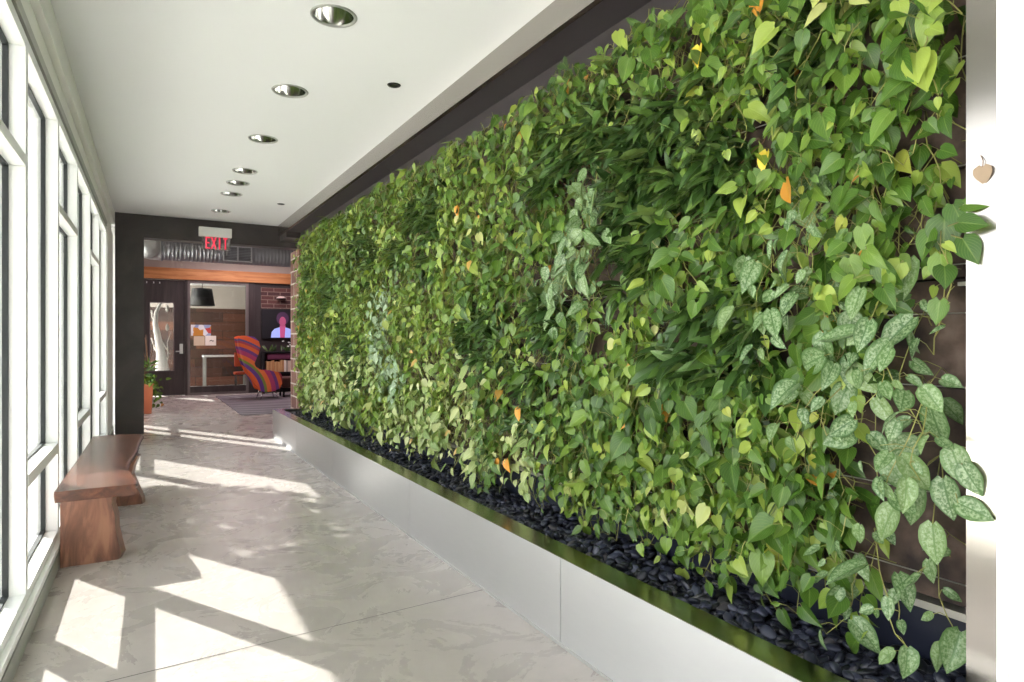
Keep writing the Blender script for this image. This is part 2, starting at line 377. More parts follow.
under(MB().box(BX0+.012, 2.069, BY1-.012, BY1, 0, BZ-.004).build('end_panel', steel), bs); under(MB().box(BX0+.012, FX-.004, BY0, BY0+.012, 0, BZ-.004).build('end_panel', steel), bs)
under(MB().box(BX0+.03, 2.069, BY0+.02, BY1-.02, .2, .27).build('liner_bed', blackm), bs)

# ------------------------------------------------------------------ pebbles
peb = mat('black_pebble', '#23252e', .3, spec=.5)
g = nd(peb, 'ShaderNodeNewGeometry'); oi = nd(peb, 'ShaderNodeObjectInfo'); ad = nd(peb, 'ShaderNodeMath', operation='ADD'); fr_ = nd(peb, 'ShaderNodeMath', operation='FRACT')
lk(peb, g.outputs['Random Per Island'], ad.inputs[0]); lk(peb, oi.outputs['Random'], ad.inputs[1]); lk(peb, ad.outputs[0], fr_.inputs[0])
rr = ramp(peb, [(0, '#15161c'), (.5, '#252836'), (.9, '#3c4053'), (1, '#4a4648')], fr_.outputs[0]); lk(peb, rr.outputs[0], bsdf(peb).inputs['Base Color'])
def ico(sub):
    bm = bmesh.new(); bmesh.ops.create_icosphere(bm, subdivisions=sub, radius=1); bm.verts.index_update()
    v = np.array([p.co[:] for p in bm.verts]); f = np.array([[p.index for p in q.verts] for q in bm.faces]); bm.free(); return v, f
V2, F2 = ico(3); V1, F1 = ico(2)
def rotm(n):
    """random rotation, mostly flat stones"""
    a = rng.normal(0, .38); b = rng.normal(0, .38); c_ = rng.uniform(0, 2*PI)
    return np.array(Matrix.Rotation(a, 3, 'X') @ Matrix.Rotation(b, 3, 'Y') @ Matrix.Rotation(c_, 3, 'Z'))
def stone(V, sx):
    k = rng.uniform(1, 1.45); s = np.array([sx*k, sx/k*1.15, sx*rng.uniform(.42, .62)])
    w = V*s; w[:, 0] += .12*sx*np.sin(V[:, 1]*2+rng.uniform(0, 6)); w[:, 2] += .06*sx*np.sin(V[:, 0]*3+rng.uniform(0, 6)); return w
def stones(y0, y1, cell):
    out = []; ny = int((y1-y0)/cell)
    for i in range(ny):
        nx = int((2.06-1.665)/cell)
        for q in range(nx+1):
            x = 1.672+(2.055-1.672)*(q+rng.uniform(.1, .9))/(nx+1); y = y0+(i+rng.uniform(.1, .9))*(y1-y0)/ny
            r = rng.uniform(.016, .025); h = .322+.012*math.sin(y*9)+rng.uniform(-.014, .016)-.02*max(0, (1.70-x)/.04)
            x = max(x, 1.657+r*1.25)
            out.append((x, y, h, r))
    return out
near = stones(BY0+.12, 1.72, .031); far = stones(1.72, BY1-.12, .033)
near = sorted(near, key=lambda p: p[1])
uniq = []
for i in range(12):
    w = stone(V2, .02); me = bpy.data.meshes.new('pebble'); me.from_pydata(w.tolist(), [], F2.tolist()); me.polygons.foreach_set('use_smooth', [True]*len(F2)); me.materials.append(peb); uniq.append(me)
cnt = 0; rest = []
for (x, y, h, r) in near:
    if cnt < 296:
        o = bpy.data.objects.new('pebble', uniq[cnt % 12]); COL.objects.link(o)
        o.location = (x, y, h); k = r/.02; o.scale = (k, k, k)
        o.rotation_euler = (rng.normal(0, .35), rng.normal(0, .35), rng.uniform(0, 6.28))
        zone = ('by the steel strip' if y < .95 else 'below the silver leaves' if y < 1.25 else 'just past the silver leaves')
        side = 'rim side' if x < 1.79 else ('plant side' if x > 1.93 else 'mid bed')
        tag(o, 'smooth black pebble %s, %s of the trough' % (zone, side), 'pebble', 'black pebbles %s %s' % (zone, side)); cnt += 1
    else: rest.append((x, y, h, r))
VV = []; FF = []; n = 0
under_layer = [(rng.uniform(1.68, 2.05), rng.uniform(BY0+.13, BY1-.13), rng.uniform(.292, .305), rng.uniform(.018, .026)) for _ in range(1900)]
for (x, y, h, r) in rest+far+under_layer:
    V, F_ = (V2, F2) if y < 2.6 and h > .306 else (V1, F1)
    w = stone(V, r) @ rotm(0).T + np.array([x, y, h]); VV.append(w); FF.append(F_+n); n += len(w)
VV = np.concatenate(VV); FF = np.concatenate(FF)
o = link_mesh('pebble_bed', VV.tolist(), FF.tolist(), peb, None, True)
tag(o, 'bed of small black pebbles filling the steel trough along the plant wall', 'pebbles', None, 'stuff')

# ------------------------------------------------------------------ planting panel
felt = mat('brown_felt', '#4b3d38', .95)
cc = coords(felt); nn = nd(felt, 'ShaderNodeTexNoise', Scale=9.0, Detail=6.0); lk(felt, cc, nn.inputs[0])
rr = ramp(felt, [(.35, '#2c2422'), (.55, '#55463f'), (.75, '#7b6a61')], nn.outputs[0]); lk(felt, rr.outputs[0], bsdf(felt).inputs['Base Color'])
pn = empty('planting_panel', (2.035, 5, .5)); tag(pn, 'brown felt backing panel of the living wall with thin metal rails', 'wall panel')
for i in range(7):
    z0 = .53+i*.316
    under(MB().box(2.036, 2.098, .84, 9.38, z0+.004, z0+.312).build('felt_mat', felt), pn)
rail = mat('rail_metal', '#b4b0a9', .35, .7)
under(MB().box(2.02, 2.098, .83, 9.4, .497, .520).build('bottom_rail', rail), pn)
for z in (.60, .848, 1.164, 1.378, 1.518, 1.80, 2.11, 2.43):
    under(MB().tube([(2.028, .83, z), (2.028, 9.38, z)], .0022, 5).build('wire', rail), pn)
under(MB().box(2.018, 2.034, .83, .90, 1.455, 1.466).build('clip', rail), pn)

# ------------------------------------------------------------------ leaf geometry
def leaf_template(kind, nu, nv):
    """returns verts (in unit length), faces, uv. x across, y from stalk to tip, z = out of the face"""
    U = np.linspace(0, 1, nu); Wt = {'heart': ([0, .06, .14, .28, .45, .62, .78, .9, 1], [.12, .28, .36, .395, .355, .26, .15, .06, .0]),
                                    'oval': ([0, .06, .15, .3, .5, .68, .82, .93, 1], [.09, .22, .30, .345, .33, .25, .15, .06, .0]),
                                    'strap': ([0, .1, .3, .5, .75, .92, 1], [.035, .06, .095, .11, .09, .04, .0])}[kind]
    W = np.interp(U, *Wt); T = np.linspace(-1, 1, nv)
    v = []; uv = []
    for i, u in enumerate(U):
        for t in T:
            sinus = (.13 if kind == 'heart' else .09 if kind == 'oval' else 0)*(abs(t)**1.5)*max(0, 1-u*2.6)
            v.append((t*W[i], u-sinus, 0)); uv.append((.5+.5*t, u))
    f = []
    for i in range(nu-1):
        for q in range(nv-1):
            a = i*nv+q; f.append((a, a+1, a+nv+1, a+nv))
    return np.array(v), np.array(f), np.array(uv)
TEMPL = {}
for kd in ('heart', 'oval', 'strap'):
    TEMPL[kd, 0] = leaf_template(kd, 9, 7); TEMPL[kd, 1] = leaf_template(kd, 7, 5); TEMPL[kd, 2] = leaf_template(kd, 5, 3)

class Foliage:
    def __init__(s): s.v = []; s.f = []; s.uv = []; s.n = 0; s.st = MB()
    def leaf(s, kind, lod, base, tip, nrm, L, fold=.25, curl=.25, wave=0.0, wid=1.0):
        V, F_, UV = TEMPL[kind, lod]; w = V.copy()
        t = abs(w[:, 0]); w[:, 0] *= wid
        w[:, 2] = fold*t - curl*w[:, 1]**2 + wave*np.sin(w[:, 1]*9+s.n)*t
        y = np.array(tip, float); y /= np.linalg.norm(y); z = np.array(nrm, float); z -= y*z.dot(y); z /= np.linalg.norm(z)+1e-9; x = np.cross(y, z)
        M = np.stack([x, y, z]); s.v.append(w*L @ M + np.array(base)); s.f.append(F_+s.n); s.uv.append(UV[F_].reshape(-1, 2)); s.n += len(w)
    def build(s, root, lm, sm, leafname='foliage'):
        V = np.concatenate(s.v)-np.array(root.location); F_ = np.concatenate(s.f); UV = np.concatenate(s.uv)
        o = link_mesh(leafname, V.tolist(), F_.tolist(), lm, root, True)
        ul = o.data.uv_layers.new(name='UVMap'); ul.data.foreach_set('uv', UV.astype(np.float32).ravel())
        if s.st.v:
            L = root.location; s.st.v = [(a-L[0], b-L[1], c-L[2]) for a, b, c in s.st.v]; s.st.build('stems', sm, root, False)
        return o

def U(a, b): return random.uniform(a, b)
def G(s): return random.gauss(0, s)
XMAX_OUT = 1.80
def trailing(fo, y, z, w, h, L, nv, lod, kind='heart', deep=1.0, droop=.62, dens=1.0):
    for i in range(nv):
        py, pz = y+U(-w, w)*.62, z+h*.5+U(-.75, .12)*h
        px = 2.028; out = U(.06, .19)*deep; ln = h*U(.55, 1.25)
        ny = max(4, int(ln/.034*dens)); pts = []; sway = G(.10)
        for q in range(ny+1):
            t = q/ny
            x = px-out*min(1, math.sin(min(1, t*2.2)*PI/2))-.012*math.sin(t*9+i)
            yy = py+sway*t+.02*math.sin(t*7+i*2); zz = pz+.05*math.sin(min(1, t*3)*PI)-ln*max(0, t-.12)
            if zz < .37: break
            if zz > 2.71: continue
            pts.append((x, yy, zz))
        if len(pts) < 3: continue
        fo.st.tube(pts, .0017 if lod < 2 else .0022, 4 if lod < 2 else 3, False)
        for q in range(1, len(pts)):
            P = Vector(pts[q]); side = 1 if (q+i) % 2 else -1
            pl = U(.025, .07)*L/.08
            d = Vector((-U(.35, 1.0), side*U(.1, 1.0), U(-.15, .75))).normalized()
            B = P+d*pl; B.x = min(B.x, 2.02)
            if B.z > 2.70+.04*math.sin(B.y*5): continue
            mid = P+d*pl*.5+Vector((0, 0, .008))
            fo.st.tube([P, mid, B], .0011 if lod < 2 else .0014, 3, False)
            if random.random() < .12: continue
            nrm = (-1.0, G(.55)-.06, .35+G(.5)); tip = (-.2+G(.35), side*U(-.3, 1.0)+G(.3), -droop-U(-.25, .5))
            l = L*random.choice((.5, .65, .8, .95, 1.05, 1.25))*U(.9, 1.1)*(1.0 if q < len(pts)-2 else .7)
            if B.y-.5*l*abs(tip[1]) < .79 and B.x < 1.9 and B.y < .9 or B.y < .83 or B.y > 8.82 or B.z > 2.70+.04*math.sin(B.y*5): continue
            fo.leaf(kind, lod, B, tip, nrm, l, U(.05, .55), U(-.1, .45), U(0, .09), U(.75, 1.12))
def rosette(fo, y, z, L, n, lod):
    for i in range(n):
        a = U(0, 2*PI); tilt = U(.15, 1.25)
        d = Vector((-math.cos(tilt), math.cos(a)*math.sin(tilt), math.sin(a)*math.sin(tilt)*.8-.22))
        base = Vector((1.99, y, z))+Vector((-U(.0, .10), G(.03), G(.03)))
        nrm = Vector((-.5, 0, .6))-d*.2+Vector((G(.2), G(.35), G(.2)))
        fo.leaf('strap', lod, base, d, nrm, L*U(.7, 1.2), U(.2, .6), U(.1, .5), 0, U(1.0, 1.6))
    fo.st.tube([(2.03, y, z-.02), (1.99, y, z)], .006, 5)

SILVER = [(2.5, 1.87, .20), (2.6, 1.68, .18), (2.42, 1.55, .17), (1.38, 1.68, .11), (1.28, 1.5, .13), (1.0, 1.15, .16), (.94, .93, .19), (1.0, .76, .17)]
BLUE = [(5.38, 1.39, .2), (5.1, .98, .22), (5.5, 1.66, .18)]
DARK = [(2.34, 2.3, .20), (2.07, 2.05, .22), (1.8, 2.12, .20), (2.75, 2.2, .18), (1.40, 2.2, .13), (1.5, 1.88, .14), (2.13, 1.8, .16), (1.45, 1.34, .14), (1.89, 1.34, .16), (1.72, 1.16, .14), (1.4, 1.1, .13),
        (2.85, 1.33, .22), (3.5, 1.3, .26), (4.5, 2.14, .3), (5.2, 1.85, .22), (5.95, 2.17, .3), (2.95, 1.13, .2), (7.2, 1.9, .35), (8.2, 2.3, .3), (6.4, 1.2, .25), (2.3, 2.48, .15)]
PALE = [(4.3, .78, .3), (3.16, .74, .16), (3.8, .89, .25), (6.6, .72, .35), (2.9, .64, .12), (7.6, .8, .35), (6.0, 1.0, .25), (5.0, .62, .3)]
def kind_at(y, z):
    for nm, lst in (('silver', SILVER), ('blue', BLUE), ('dark', DARK), ('pale', PALE)):
        for (a, b, r) in lst:
            if math.hypot(y-a, z-b) < r: return nm
    return 'lime' if y > 3.6 and random.random() < .75 or random.random() < .12 else 'heart'

ORD = ['first', 'second', 'third', 'fourth', 'fifth', 'sixth', 'seventh', 'eighth', 'ninth', 'tenth', 'eleventh', 'twelfth', 'thirteenth', 'fourteenth', 'fifteenth', 'sixteenth', 'seventeenth',
       'eighteenth', 'nineteenth', 'twentieth', 'twenty-first', 'twenty-second', 'twenty-third', 'twenty-fourth', 'twenty-fifth', 'twenty-sixth', 'twenty-seventh', 'twenty-eighth', 'twenty-ninth', 'thirtieth']
ROWN = ['bottom', 'second lowest', 'lower middle', 'middle', 'upper middle', 'second highest', 'top']
LOOK = {'heart': ('heart_leaf_vine', 'green heart-leaved trailing plant', L_heart, stem_m), 'lime': ('heart_leaf_vine', 'light green heart-leaved trailing plant', L_lime, stem_m),
        'dark': ('strap_leaf_plant', 'dark glossy narrow-leaved tufted plant', L_dark, stem_d), 'silver': ('silver_leaf_vine', 'silver-splashed broad-leaved vine', L_silver, stem_m),
        'pale': ('pale_leaf_vine', 'pale cream-green leaved plant', L_pale, stem_m), 'blue': ('blue_leaf_vine', 'pale blue-green leaved vine', L_blue, stem_m)}
cols = []; y = .90; i = 0
while y < 8.75:
    w = .27+.022*(y-.9)
    cols.append((y, w)); y += w
for ci, (y0, w) in enumerate(cols):
    for r in range(7):
        h = .325; yc = y0+w/2+U(-.03, .03); zc = .53+.316*(r+.5)+U(-.03, .03)
        kd = kind_at(yc, zc)
        nm, look, lm, sm = LOOK[kd]
        lod = 0 if yc < 1.9 else 1 if yc < 3.4 else 2
        root = empty(nm, (2.03, yc, zc)); fo = Foliage()
        tag(root, '%s, %s column from the steel strip, %s row' % (look, ORD[ci], ROWN[r]), 'plant', {'dark': 'dark tufted plants of the living wall'}.get(kd, 'trailing plants of the living wall'))
        area = w*h; dn = 1.0
        topk = 1.0
        if kd == 'dark':
            for q in range(max(3, int(area/.011))):
                rosette(fo, yc+U(-w, w)*.48, zc+U(-.5, .5)*h, .14 if yc < 3 else .11, 24, lod)
            trailing(fo, yc, zc, w*.9, h*.8, .065, max(2, int(area/.04)), lod, 'heart', .9)
        elif kd == 'silver':
            trailing(fo, yc, zc, w, h, .092 if yc < 1.8 else .098, max(6, int(area/.012)), lod, 'oval', 1.25, dens=.8)
        elif kd == 'blue':
            trailing(fo, yc, zc, w, h, .085, int(area/.009), lod, 'oval', 1.0)
        elif kd == 'pale':
            trailing(fo, yc, zc, w, h, .085, int(area/.0095), lod, 'heart', 1.05)
        else:
            big = .078 if yc < 1.9 else .072 if yc < 2.8 else .068
            trailing(fo, yc, zc, w, h, big*U(.9, 1.1), max(5, int(area*dn/(.0066 if yc > 2.8 else .0050))), lod, 'heart', 1.0)
            for q in range(1 if w < .35 else 2):
                if random.random() < .5: rosette(fo, yc+U(-w, w)*.4, zc+U(-.4, .4)*h, .12, 14, lod)
        fo.build(root, lm, sm)

# a few big individual vines reaching over the steel strip, with their own leaves
def sprig(name, label, leaves, lm, sm=stem_m, start=None, kind='heart'):
    root = empty(name, start); fo = Foliage()
    for (P, tip, nrm, L, fold, curl) in leaves:
        P = Vector(P); A = Vector(start); fo.st.tube([A, (A+P)/2+Vector((0, 0, .02)), P], .0016, 5, False)
        fo.leaf(kind, 0, P, tip, nrm, L, fold, curl)
    tag(root, label, 'plant'); fo.build(root, lm, sm); return root
sprig('heart_leaf_vine', 'long-stalked heart leaves reaching over the steel strip at mid height', [
    ((1.83, .80, 1.65), (-.05, -1, -.12), (-1, 0, .5), .07, .2, .15), ((1.80, .80, 1.60), (-.1, -1, -.25), (-1, .1, .3), .07, .1, .1),
    ((1.82, .80, 1.56), (-.1, -.55, -1), (-1, -.2, .3), .08, .15, .1), ((1.86, .84, 1.66), (-.1, -.4, -1), (-1, .1, .4), .08, .2, .1),
    ((1.87, .90, 1.60), (-.1, .3, -1), (-1, .2, .3), .085, .2, .1), ((1.86, .87, 1.53), (-.1, -.1, -1), (-1, .2, .3), .09, .2, .1)], L_heart, start=(2.0, .95, 1.58))
sprig('silver_leaf_vine', 'big silver-marbled leaves overlapping the steel strip near the bottom', [
    ((1.83, .83, 1.02), (-.1, -.35, -1), (-1, -.1, .3), .10, .2, .1), ((1.82, .80, .98), (-.1, -.6, -1), (-1, .1, .3), .085, .15, .15),
    ((1.85, .86, .93), (-.1, -.25, -1), (-1, .1, .4), .11, .2, .1), ((1.82, .81, .88), (-.1, -1, -.3), (-1, .1, .4), .085, .2, .1),
    ((1.86, .93, .90), (-.1, .15, -1), (-1, .1, .35), .12, .25, .1), ((1.86, .89, .80), (-.1, -.1, -1), (-1, .1, .35), .11, .2, .1),
    ((1.84, .98, .83), (-.1, .4, -1), (-1, .2, .3), .115, .2, .1)], L_silver, start=(1.99, .93, .97), kind='oval')
Lor = leafmat('orange_leaf', [(0, '#d8902e'), (1, '#e3a544')], vein='#c8752a', trans=.3)
Lye = leafmat('yellow_leaf', [(0, '#d9bd35'), (1, '#e2cf55')], vein='#c9a530', trans=.3)
for (y, z, m_, lab) in [(3.16, .575, Lor, 'orange dying leaf low on the wall above the pebbles, right of a pair'), (3.25, .56, Lor, 'orange dying leaf low on the wall above the pebbles, left of a pair'),
                        (3.02, .885, Lor, 'small orange leaf in the lower part of the wall'), (1.432, 2.46, Lor, 'orange-yellow leaf at the very top of the wall'),
                        (1.70, 2.39, Lye, 'curled yellow leaf in the upper part of the wall'), (1.40, 1.91, Lye, 'small bright yellow leaf right of the dark tufts'),
                        (2.13, .93, Lor, 'narrow orange leaf in the lower middle of the wall'), (3.8, 2.16, Lor, 'orange leaf in the upper far part of the wall')]:
    r_ = empty('yellowed_leaf', (1.84, y, z)); fo = Foliage(); fo.leaf('heart', 0, (1.84, y, z+.03), (-.1, G(.3), -1), (-1, G(.2), .2), .082, .35, .15)
    fo.st.tube([(1.84, y, z+.03), (1.90, y+.01, z+.06), (1.99, y+.02, z+.05)], .0014, 5, False); tag(r_, lab, 'leaf'); fo.build(r_, m_, stem_d, 'blade')
r_ = empty('dried_leaf', (1.825, .758, 1.75)); fo = Foliage(); fo.leaf('heart', 0, (1.824, .757, 1.735), (0, -.05, -1), (-1, 0, .1), .048, .2, .15, wid=1.15)
fo.st.tube([(1.824, .757, 1.735), (1.822, .755, 1.75), (1.826, .762, 1.765)], .0012, 5); tag(r_, 'small dried brown leaf stuck on the upright steel strip', 'leaf')
fo.build(r_, mat('dry_leaf', '#8d7a66', .8), stem_d, 'blade')

# ------------------------------------------------------------------ bench
bn = empty('wooden_bench', (-.2, 5.5, 0)); tag(bn, 'live-edge wooden slab bench standing against the glass wall', 'bench')
out = [(-.408, 4.37), (-.37, 5.6), (-.345, 6.72), (-.2, 6.75), (.035, 6.66), (.047, 6.55), (.028, 6.3), (.01, 6.0), (.0, 5.7), (-.02, 5.42), (-.05, 5.12), (-.055, 4.92), (-.035, 4.78), (-.018, 4.62), (-.002, 4.5), (.0, 4.40), (-.012, 4.365)]
n = len(out); lv = [(.437, 0), (.443, .006), (.443, .012)]
vs = []; zz = [(.380, .035), (.400, .012), (.425, .0), (.440, .004), (.4435, .012)]
ctr = Vector((-.2, 5.5))
for z, ins in zz:
    for i, p in enumerate(out):
        x, y = p
        if 4 <= i <= n-2: x -= ins*1.6
        elif i <= 2: x += ins*.15
        vs.append((x-bn.location[0], y-bn.location[1], z))
fs = [tuple(range(n))[::-1], tuple(range((len(zz)-1)*n, len(zz)*n))]
for a in range(len(zz)-1): fs += [(a*n+k, a*n+(k+1) % n, (a+1)*n+(k+1) % n, (a+1)*n+k) for k in range(n)]
o = link_mesh('seat', vs, fs, walnut, bn)
bm = bmesh.new(); bm.from_mesh(o.data); bmesh.ops.recalc_face_normals(bm, faces=bm.faces); bm.to_mesh(o.data); bm.free()
def bench_leg(y0, y1, xl, prof):
    vs = []; m_ = len(prof)
    for (z, x) in prof:
        vs += [(xl+(.012 if z > .05 else 0)*0, y0, z), (x-.0, y0, z), (x+.022, (y0+y1)/2, z), (x-.006, y1, z), (xl, y1, z)]
    vs = [(a-bn.location[0], b-bn.location[1], c) for a, b, c in vs]; fs = [(0, 1, 2, 3, 4), tuple(range((m_-1)*5, m_*5))[::-1]]
    for a in range(m_-1): fs += [(a*5+k, a*5+(k+1) % 5, (a+1)*5+(k+1) % 5, (a+1)*5+k) for k in range(5)]
    o = link_mesh('leg', vs, fs, walnut_leg, bn); bm = bmesh.new(); bm.from_mesh(o.data); bmesh.ops.recalc_face_normals(bm, faces=bm.faces); bm.to_mesh(o.data); bm.free()
bench_leg(4.40, 4.54, -.382, [(0, -.10), (.03, -.085), (.10, -.100), (.18, -.115), (.26, -.118), (.33, -.135), (.380, -.128)])
bench_leg(5.80, 5.95, -.35, [(0, .03), (.05, .025), (.14, -.01), (.24, -.045), (.31, -.03), (.381, .0)])

# ------------------------------------------------------------------ exit sign
ex = empty('exit_sign', (.96, HY-.03, 2.86)); tag(ex, 'edge-lit red EXIT sign on the dark header', 'exit sign')
under(MB().box(.748, 1.181, HY-.07, HY-.0, 2.79, 2.925, .006).build('housing', mat('sign_housing', '#e8e9e6', .5)), ex)
under(MB().box(.79, 1.165, HY-.040, HY-.032, 2.60, 2.79).build('plate', acryl), ex)
red = mat('exit_red', '#cc3048', .4, emit='#e0405a', estr=.5)
def bars(lst, x0, z0, w, h):
    mb = MB()
    for (a, b, c_, d, t) in lst:
        A = Vector((x0+a*w, 0, z0+b*h)); B = Vector((x0+c_*w, 0, z0+d*h)); D = (B-A); Nn = Vector((-D.z, 0, D.x)).normalized()*t/2
        vs = [A-Nn, B-Nn, B+Nn, A+Nn]; vs = [Vector((v.x, HY-.047, v.z)) for v in vs]+[Vector((v.x, HY-.041, v.z)) for v in vs]
        mb.add(vs, [(0, 1, 2, 3), (7, 6, 5, 4), (0, 4, 5, 1), (1, 5, 6, 2), (2, 6, 7, 3), (3, 7, 4, 0)])
    return mb
T = .02; zb, hh, ww = 2.618, .168, .058
for i, lst in enumerate([[(0.1, 0, .1, 1, T), (.1, .94, 1, .94, T), (.1, .5, .85, .5, T), (.1, .06, 1, .06, T)], [(0, 0, 1, 1, T), (1, 0, 0, 1, T)], [(.5, 0, .5, 1, T)], [(0, .94, 1, .94, T), (.5, 0, .5, 1, T)]]):
    under(bars(lst, .838+i*.076, zb, ww, hh).build('letter', red), ex)

# ------------------------------------------------------------------ lobby beyond
RY = 16.6
plaster = mat('lobby_plaster', '#b3a9a0', .8)
struct(MB().box(-.6, 4.6, RY, RY+.16, 2.96, 3.34).build('wall_far', plaster))
b_ = MB().box(-.5, 4.4, RY-.10, RY, 2.71, 2.965).build('ceiling_beam', beamw); tag(b_, 'orange-brown timber beam above the lobby door', 'beam'); b_['kind'] = 'structure'
struct(MB().box(-.6, .06, RY, RY+.16, 0, 2.96).box(.94, 1.0, RY, RY+.16, 0, 2.96).box(2.33, 2.48, RY-.03, RY+.16, 0, 2.71).box(.06, 2.4, RY, RY+.16, 2.70, 2.96).build('wall_far', doorw))
struct(MB().box(2.48, 4.6, RY, RY+.16, 0, 2.96).build('wall_far', mat('dark_lobby_wall', '#2a2223', .6)))
struct(MB().box(2.62, 4.0, RY-.02, RY, 2.08, 2.60).build('trim_10', brick_dark), 'dark brick band above the television')
struct(MB().box(-.9, -.45, HY+.22, 10.6, 0, 3.34).box(-.9, -.3, 12.9, RY, 0, 3.34).build('wall_lobby', white))
struct(MB().box(4.45, 4.6, 10.7, 20.2, 0, 3.34).box(2.75, 4.6, 10.55, 10.7, 0, 3.34).build('wall_lobby', mat('lobby_right', '#6a5550', .8)))
# lobby glass on the left
lw = empty('window_20', (-.3, 13, 0)); struct(lw, 'lobby window bays beyond the pilaster')
fr = MB(); gl = MB()
for y in (10.62, 11.38, 12.15, 12.88):
    fr.box(-.36, -.25, y-.03, y+.03, .1, 3.0)
fr.box(-.36, -.25, 10.5, 12.9, 0, .12).box(-.36, -.25, 10.5, 12.9, 2.9, 3.34).box(-.35, -.26, 10.5, 12.9, 1.05, 1.09)
gl.box(-.305, -.30, 10.62, 12.88, .12, 2.9)
under(fr.build('frame', alum), lw); under(gl.build('glass', glass), lw)
# door
dr = empty('door_1', (.5, RY, 0)); struct(dr, 'dark wooden lobby door with a tall narrow glass pane')
d = MB(); zl0, zl1, xl0, xl1 = .595, 2.156, .24, .71
d.box(.06, xl0, RY+.03, RY+.08, .01, 2.69).box(xl1, .94, RY+.03, RY+.08, .01, 2.69).box(xl0, xl1, RY+.03, RY+.08, .01, zl0).box(xl0, xl1, RY+.03, RY+.08, zl1, 2.69)
under(d.build('door_leaf', doorw), dr)
under(MB().box(xl0, xl1, RY+.05, RY+.056, zl0, zl1).build('glass', glass_in), dr)
fm = MB(); 
for a in ((xl0-.02, xl0, zl0-.02, zl1+.02), (xl1, xl1+.02, zl0-.02, zl1+.02), (xl0, xl1, zl0-.02, zl0), (xl0, xl1, zl1, zl1+.02)): fm.box(a[0], a[1], RY+.02, RY+.03, a[2], a[3])
under(fm.build('pane_bead', mat('bead', '#5a5052', .5)), dr)
hn = MB().box(.835, .905, RY+.015, RY+.03, .98, 1.21, .004).tube([(.87, RY+.02, 1.04), (.87, RY-.04, 1.04), (.755, RY-.045, 1.035)], .011, 8)
under(hn.build('door_handle', mat('satin_steel', '#c9c9c9', .3, .9)), dr)
vis = MB()
for k, x in enumerate((.16, .30, .42)): vis.box(x, x+.02, RY+.024, RY+.03, 2.60, 2.64)
under(vis.build('door_stud', alum), dr)
# sidelight
sl = empty('window_21', (1.65, RY, 0)); struct(sl, 'tall glazed sidelight beside the lobby door')
f_ = MB(); frame_rect(f_, 1.0, 2.33, .0, 2.70, -.02, .10, .055)
f_.warp(lambda x, y, z: (y, RY+x, z)); under(f_.build('frame', mat('sidelight_frame', '#6b6463', .4, .4)), sl)
f_ = MB().box(1.055, 2.275, RY-.005, RY+.06, .055, .20); under(f_.build('bottom_rail', doorw), sl)
under(MB().box(1.055, 2.275, RY+.03, RY+.036, .20, 2.645).build('glass', glass_in), sl)
# notices taped to the sidelight
pm = mat('poster_print', '#9aa5b5', .6); cc = coords(pm, (9, 9, 9)); vn = nd(pm, 'ShaderNodeTexVoronoi', Scale=1.0); lk(pm, cc, vn.inputs[0])
sx = nd(pm, 'ShaderNodeSeparateColor'); lk(pm, vn.outputs['Color'], sx.inputs[0])
rr = ramp(pm, [(0, '#b33a3a'), (.25, '#dfe4e8'), (.45, '#3d7c8a'), (.65, '#c98a35'), (.85, '#8fa4c8')], sx.outputs[0], 'CONSTANT'); lk(pm, rr.outputs[0], bsdf(pm).inputs['Base Color'])
cork = mat('paper', '#e9e4da', .7); tan = mat('tan_paper', '#cdbfa5', .7)
for (x0, x1, z0, z1, m_, nm, lab) in [(1.07, 1.50, 1.40, 1.66, pm, 'poster', 'colourful picture poster taped on the lobby sidelight'), (1.13, 1.365, 1.17, 1.39, tan, 'notice_sheet', 'tan paper notice on the sidelight, left of the two sheets'),
                                      (1.375, 1.61, 1.17, 1.40, cork, 'notice_sheet', 'white paper notice on the sidelight, right of the two sheets')]:
    tag(MB().box(x0, x1, RY+.022, RY+.026, z0, z1).build(nm, m_), lab, 'notice')
tag(MB().tube([(1.47, RY+.02, 1.27), (1.50, RY+.02, 1.30), (1.54, RY+.02, 1.27), (1.56, RY+.02, 1.285)], .008, 6).build('notice_drawing', blackm), 'small black sketch on the white paper notice', 'drawing')
# room behind the sidelight
struct(MB().box(-.6, 4.6, 19.9, 20.1, 2.2, 3.34).build('wall_rear_room', plaster)); struct(MB().box(-.6, 4.6, 19.88, 20.1, 0, 2.2).build('wall_rear_room', plankw), 'reclaimed plank wall seen through the sidelight')
struct(MB().box(-.6, 4.6, RY+.16, 20.0, 2.85, 3.0).build('ceiling', ceilw))
# pendant lamp
pl = empty('pendant_lamp', (1.5, 18.0, 2.2)); tag(pl, 'black drum shade pendant lamp seen through the sidelight', 'lamp')
under(MB().lathe([(.235, 2.62), (.30, 2.18), (.29, 2.18), (.225, 2.61)], (1.42, 18.0, 0), 32).build('lamp_shade', black), pl)
under(MB().tube([(1.42, 18, 2.85), (1.42, 18, 2.6)], .01, 6).build('cord', black), pl)
under(MB().lathe([(0, 2.34), (.05, 2.36), (.06, 2.42), (.03, 2.5), (.0, 2.5)], (1.42, 18, 0), 20).build('bulb', mat('warm_bulb', '#f0d090', .4, emit='#ffcf80', estr=3)), pl)
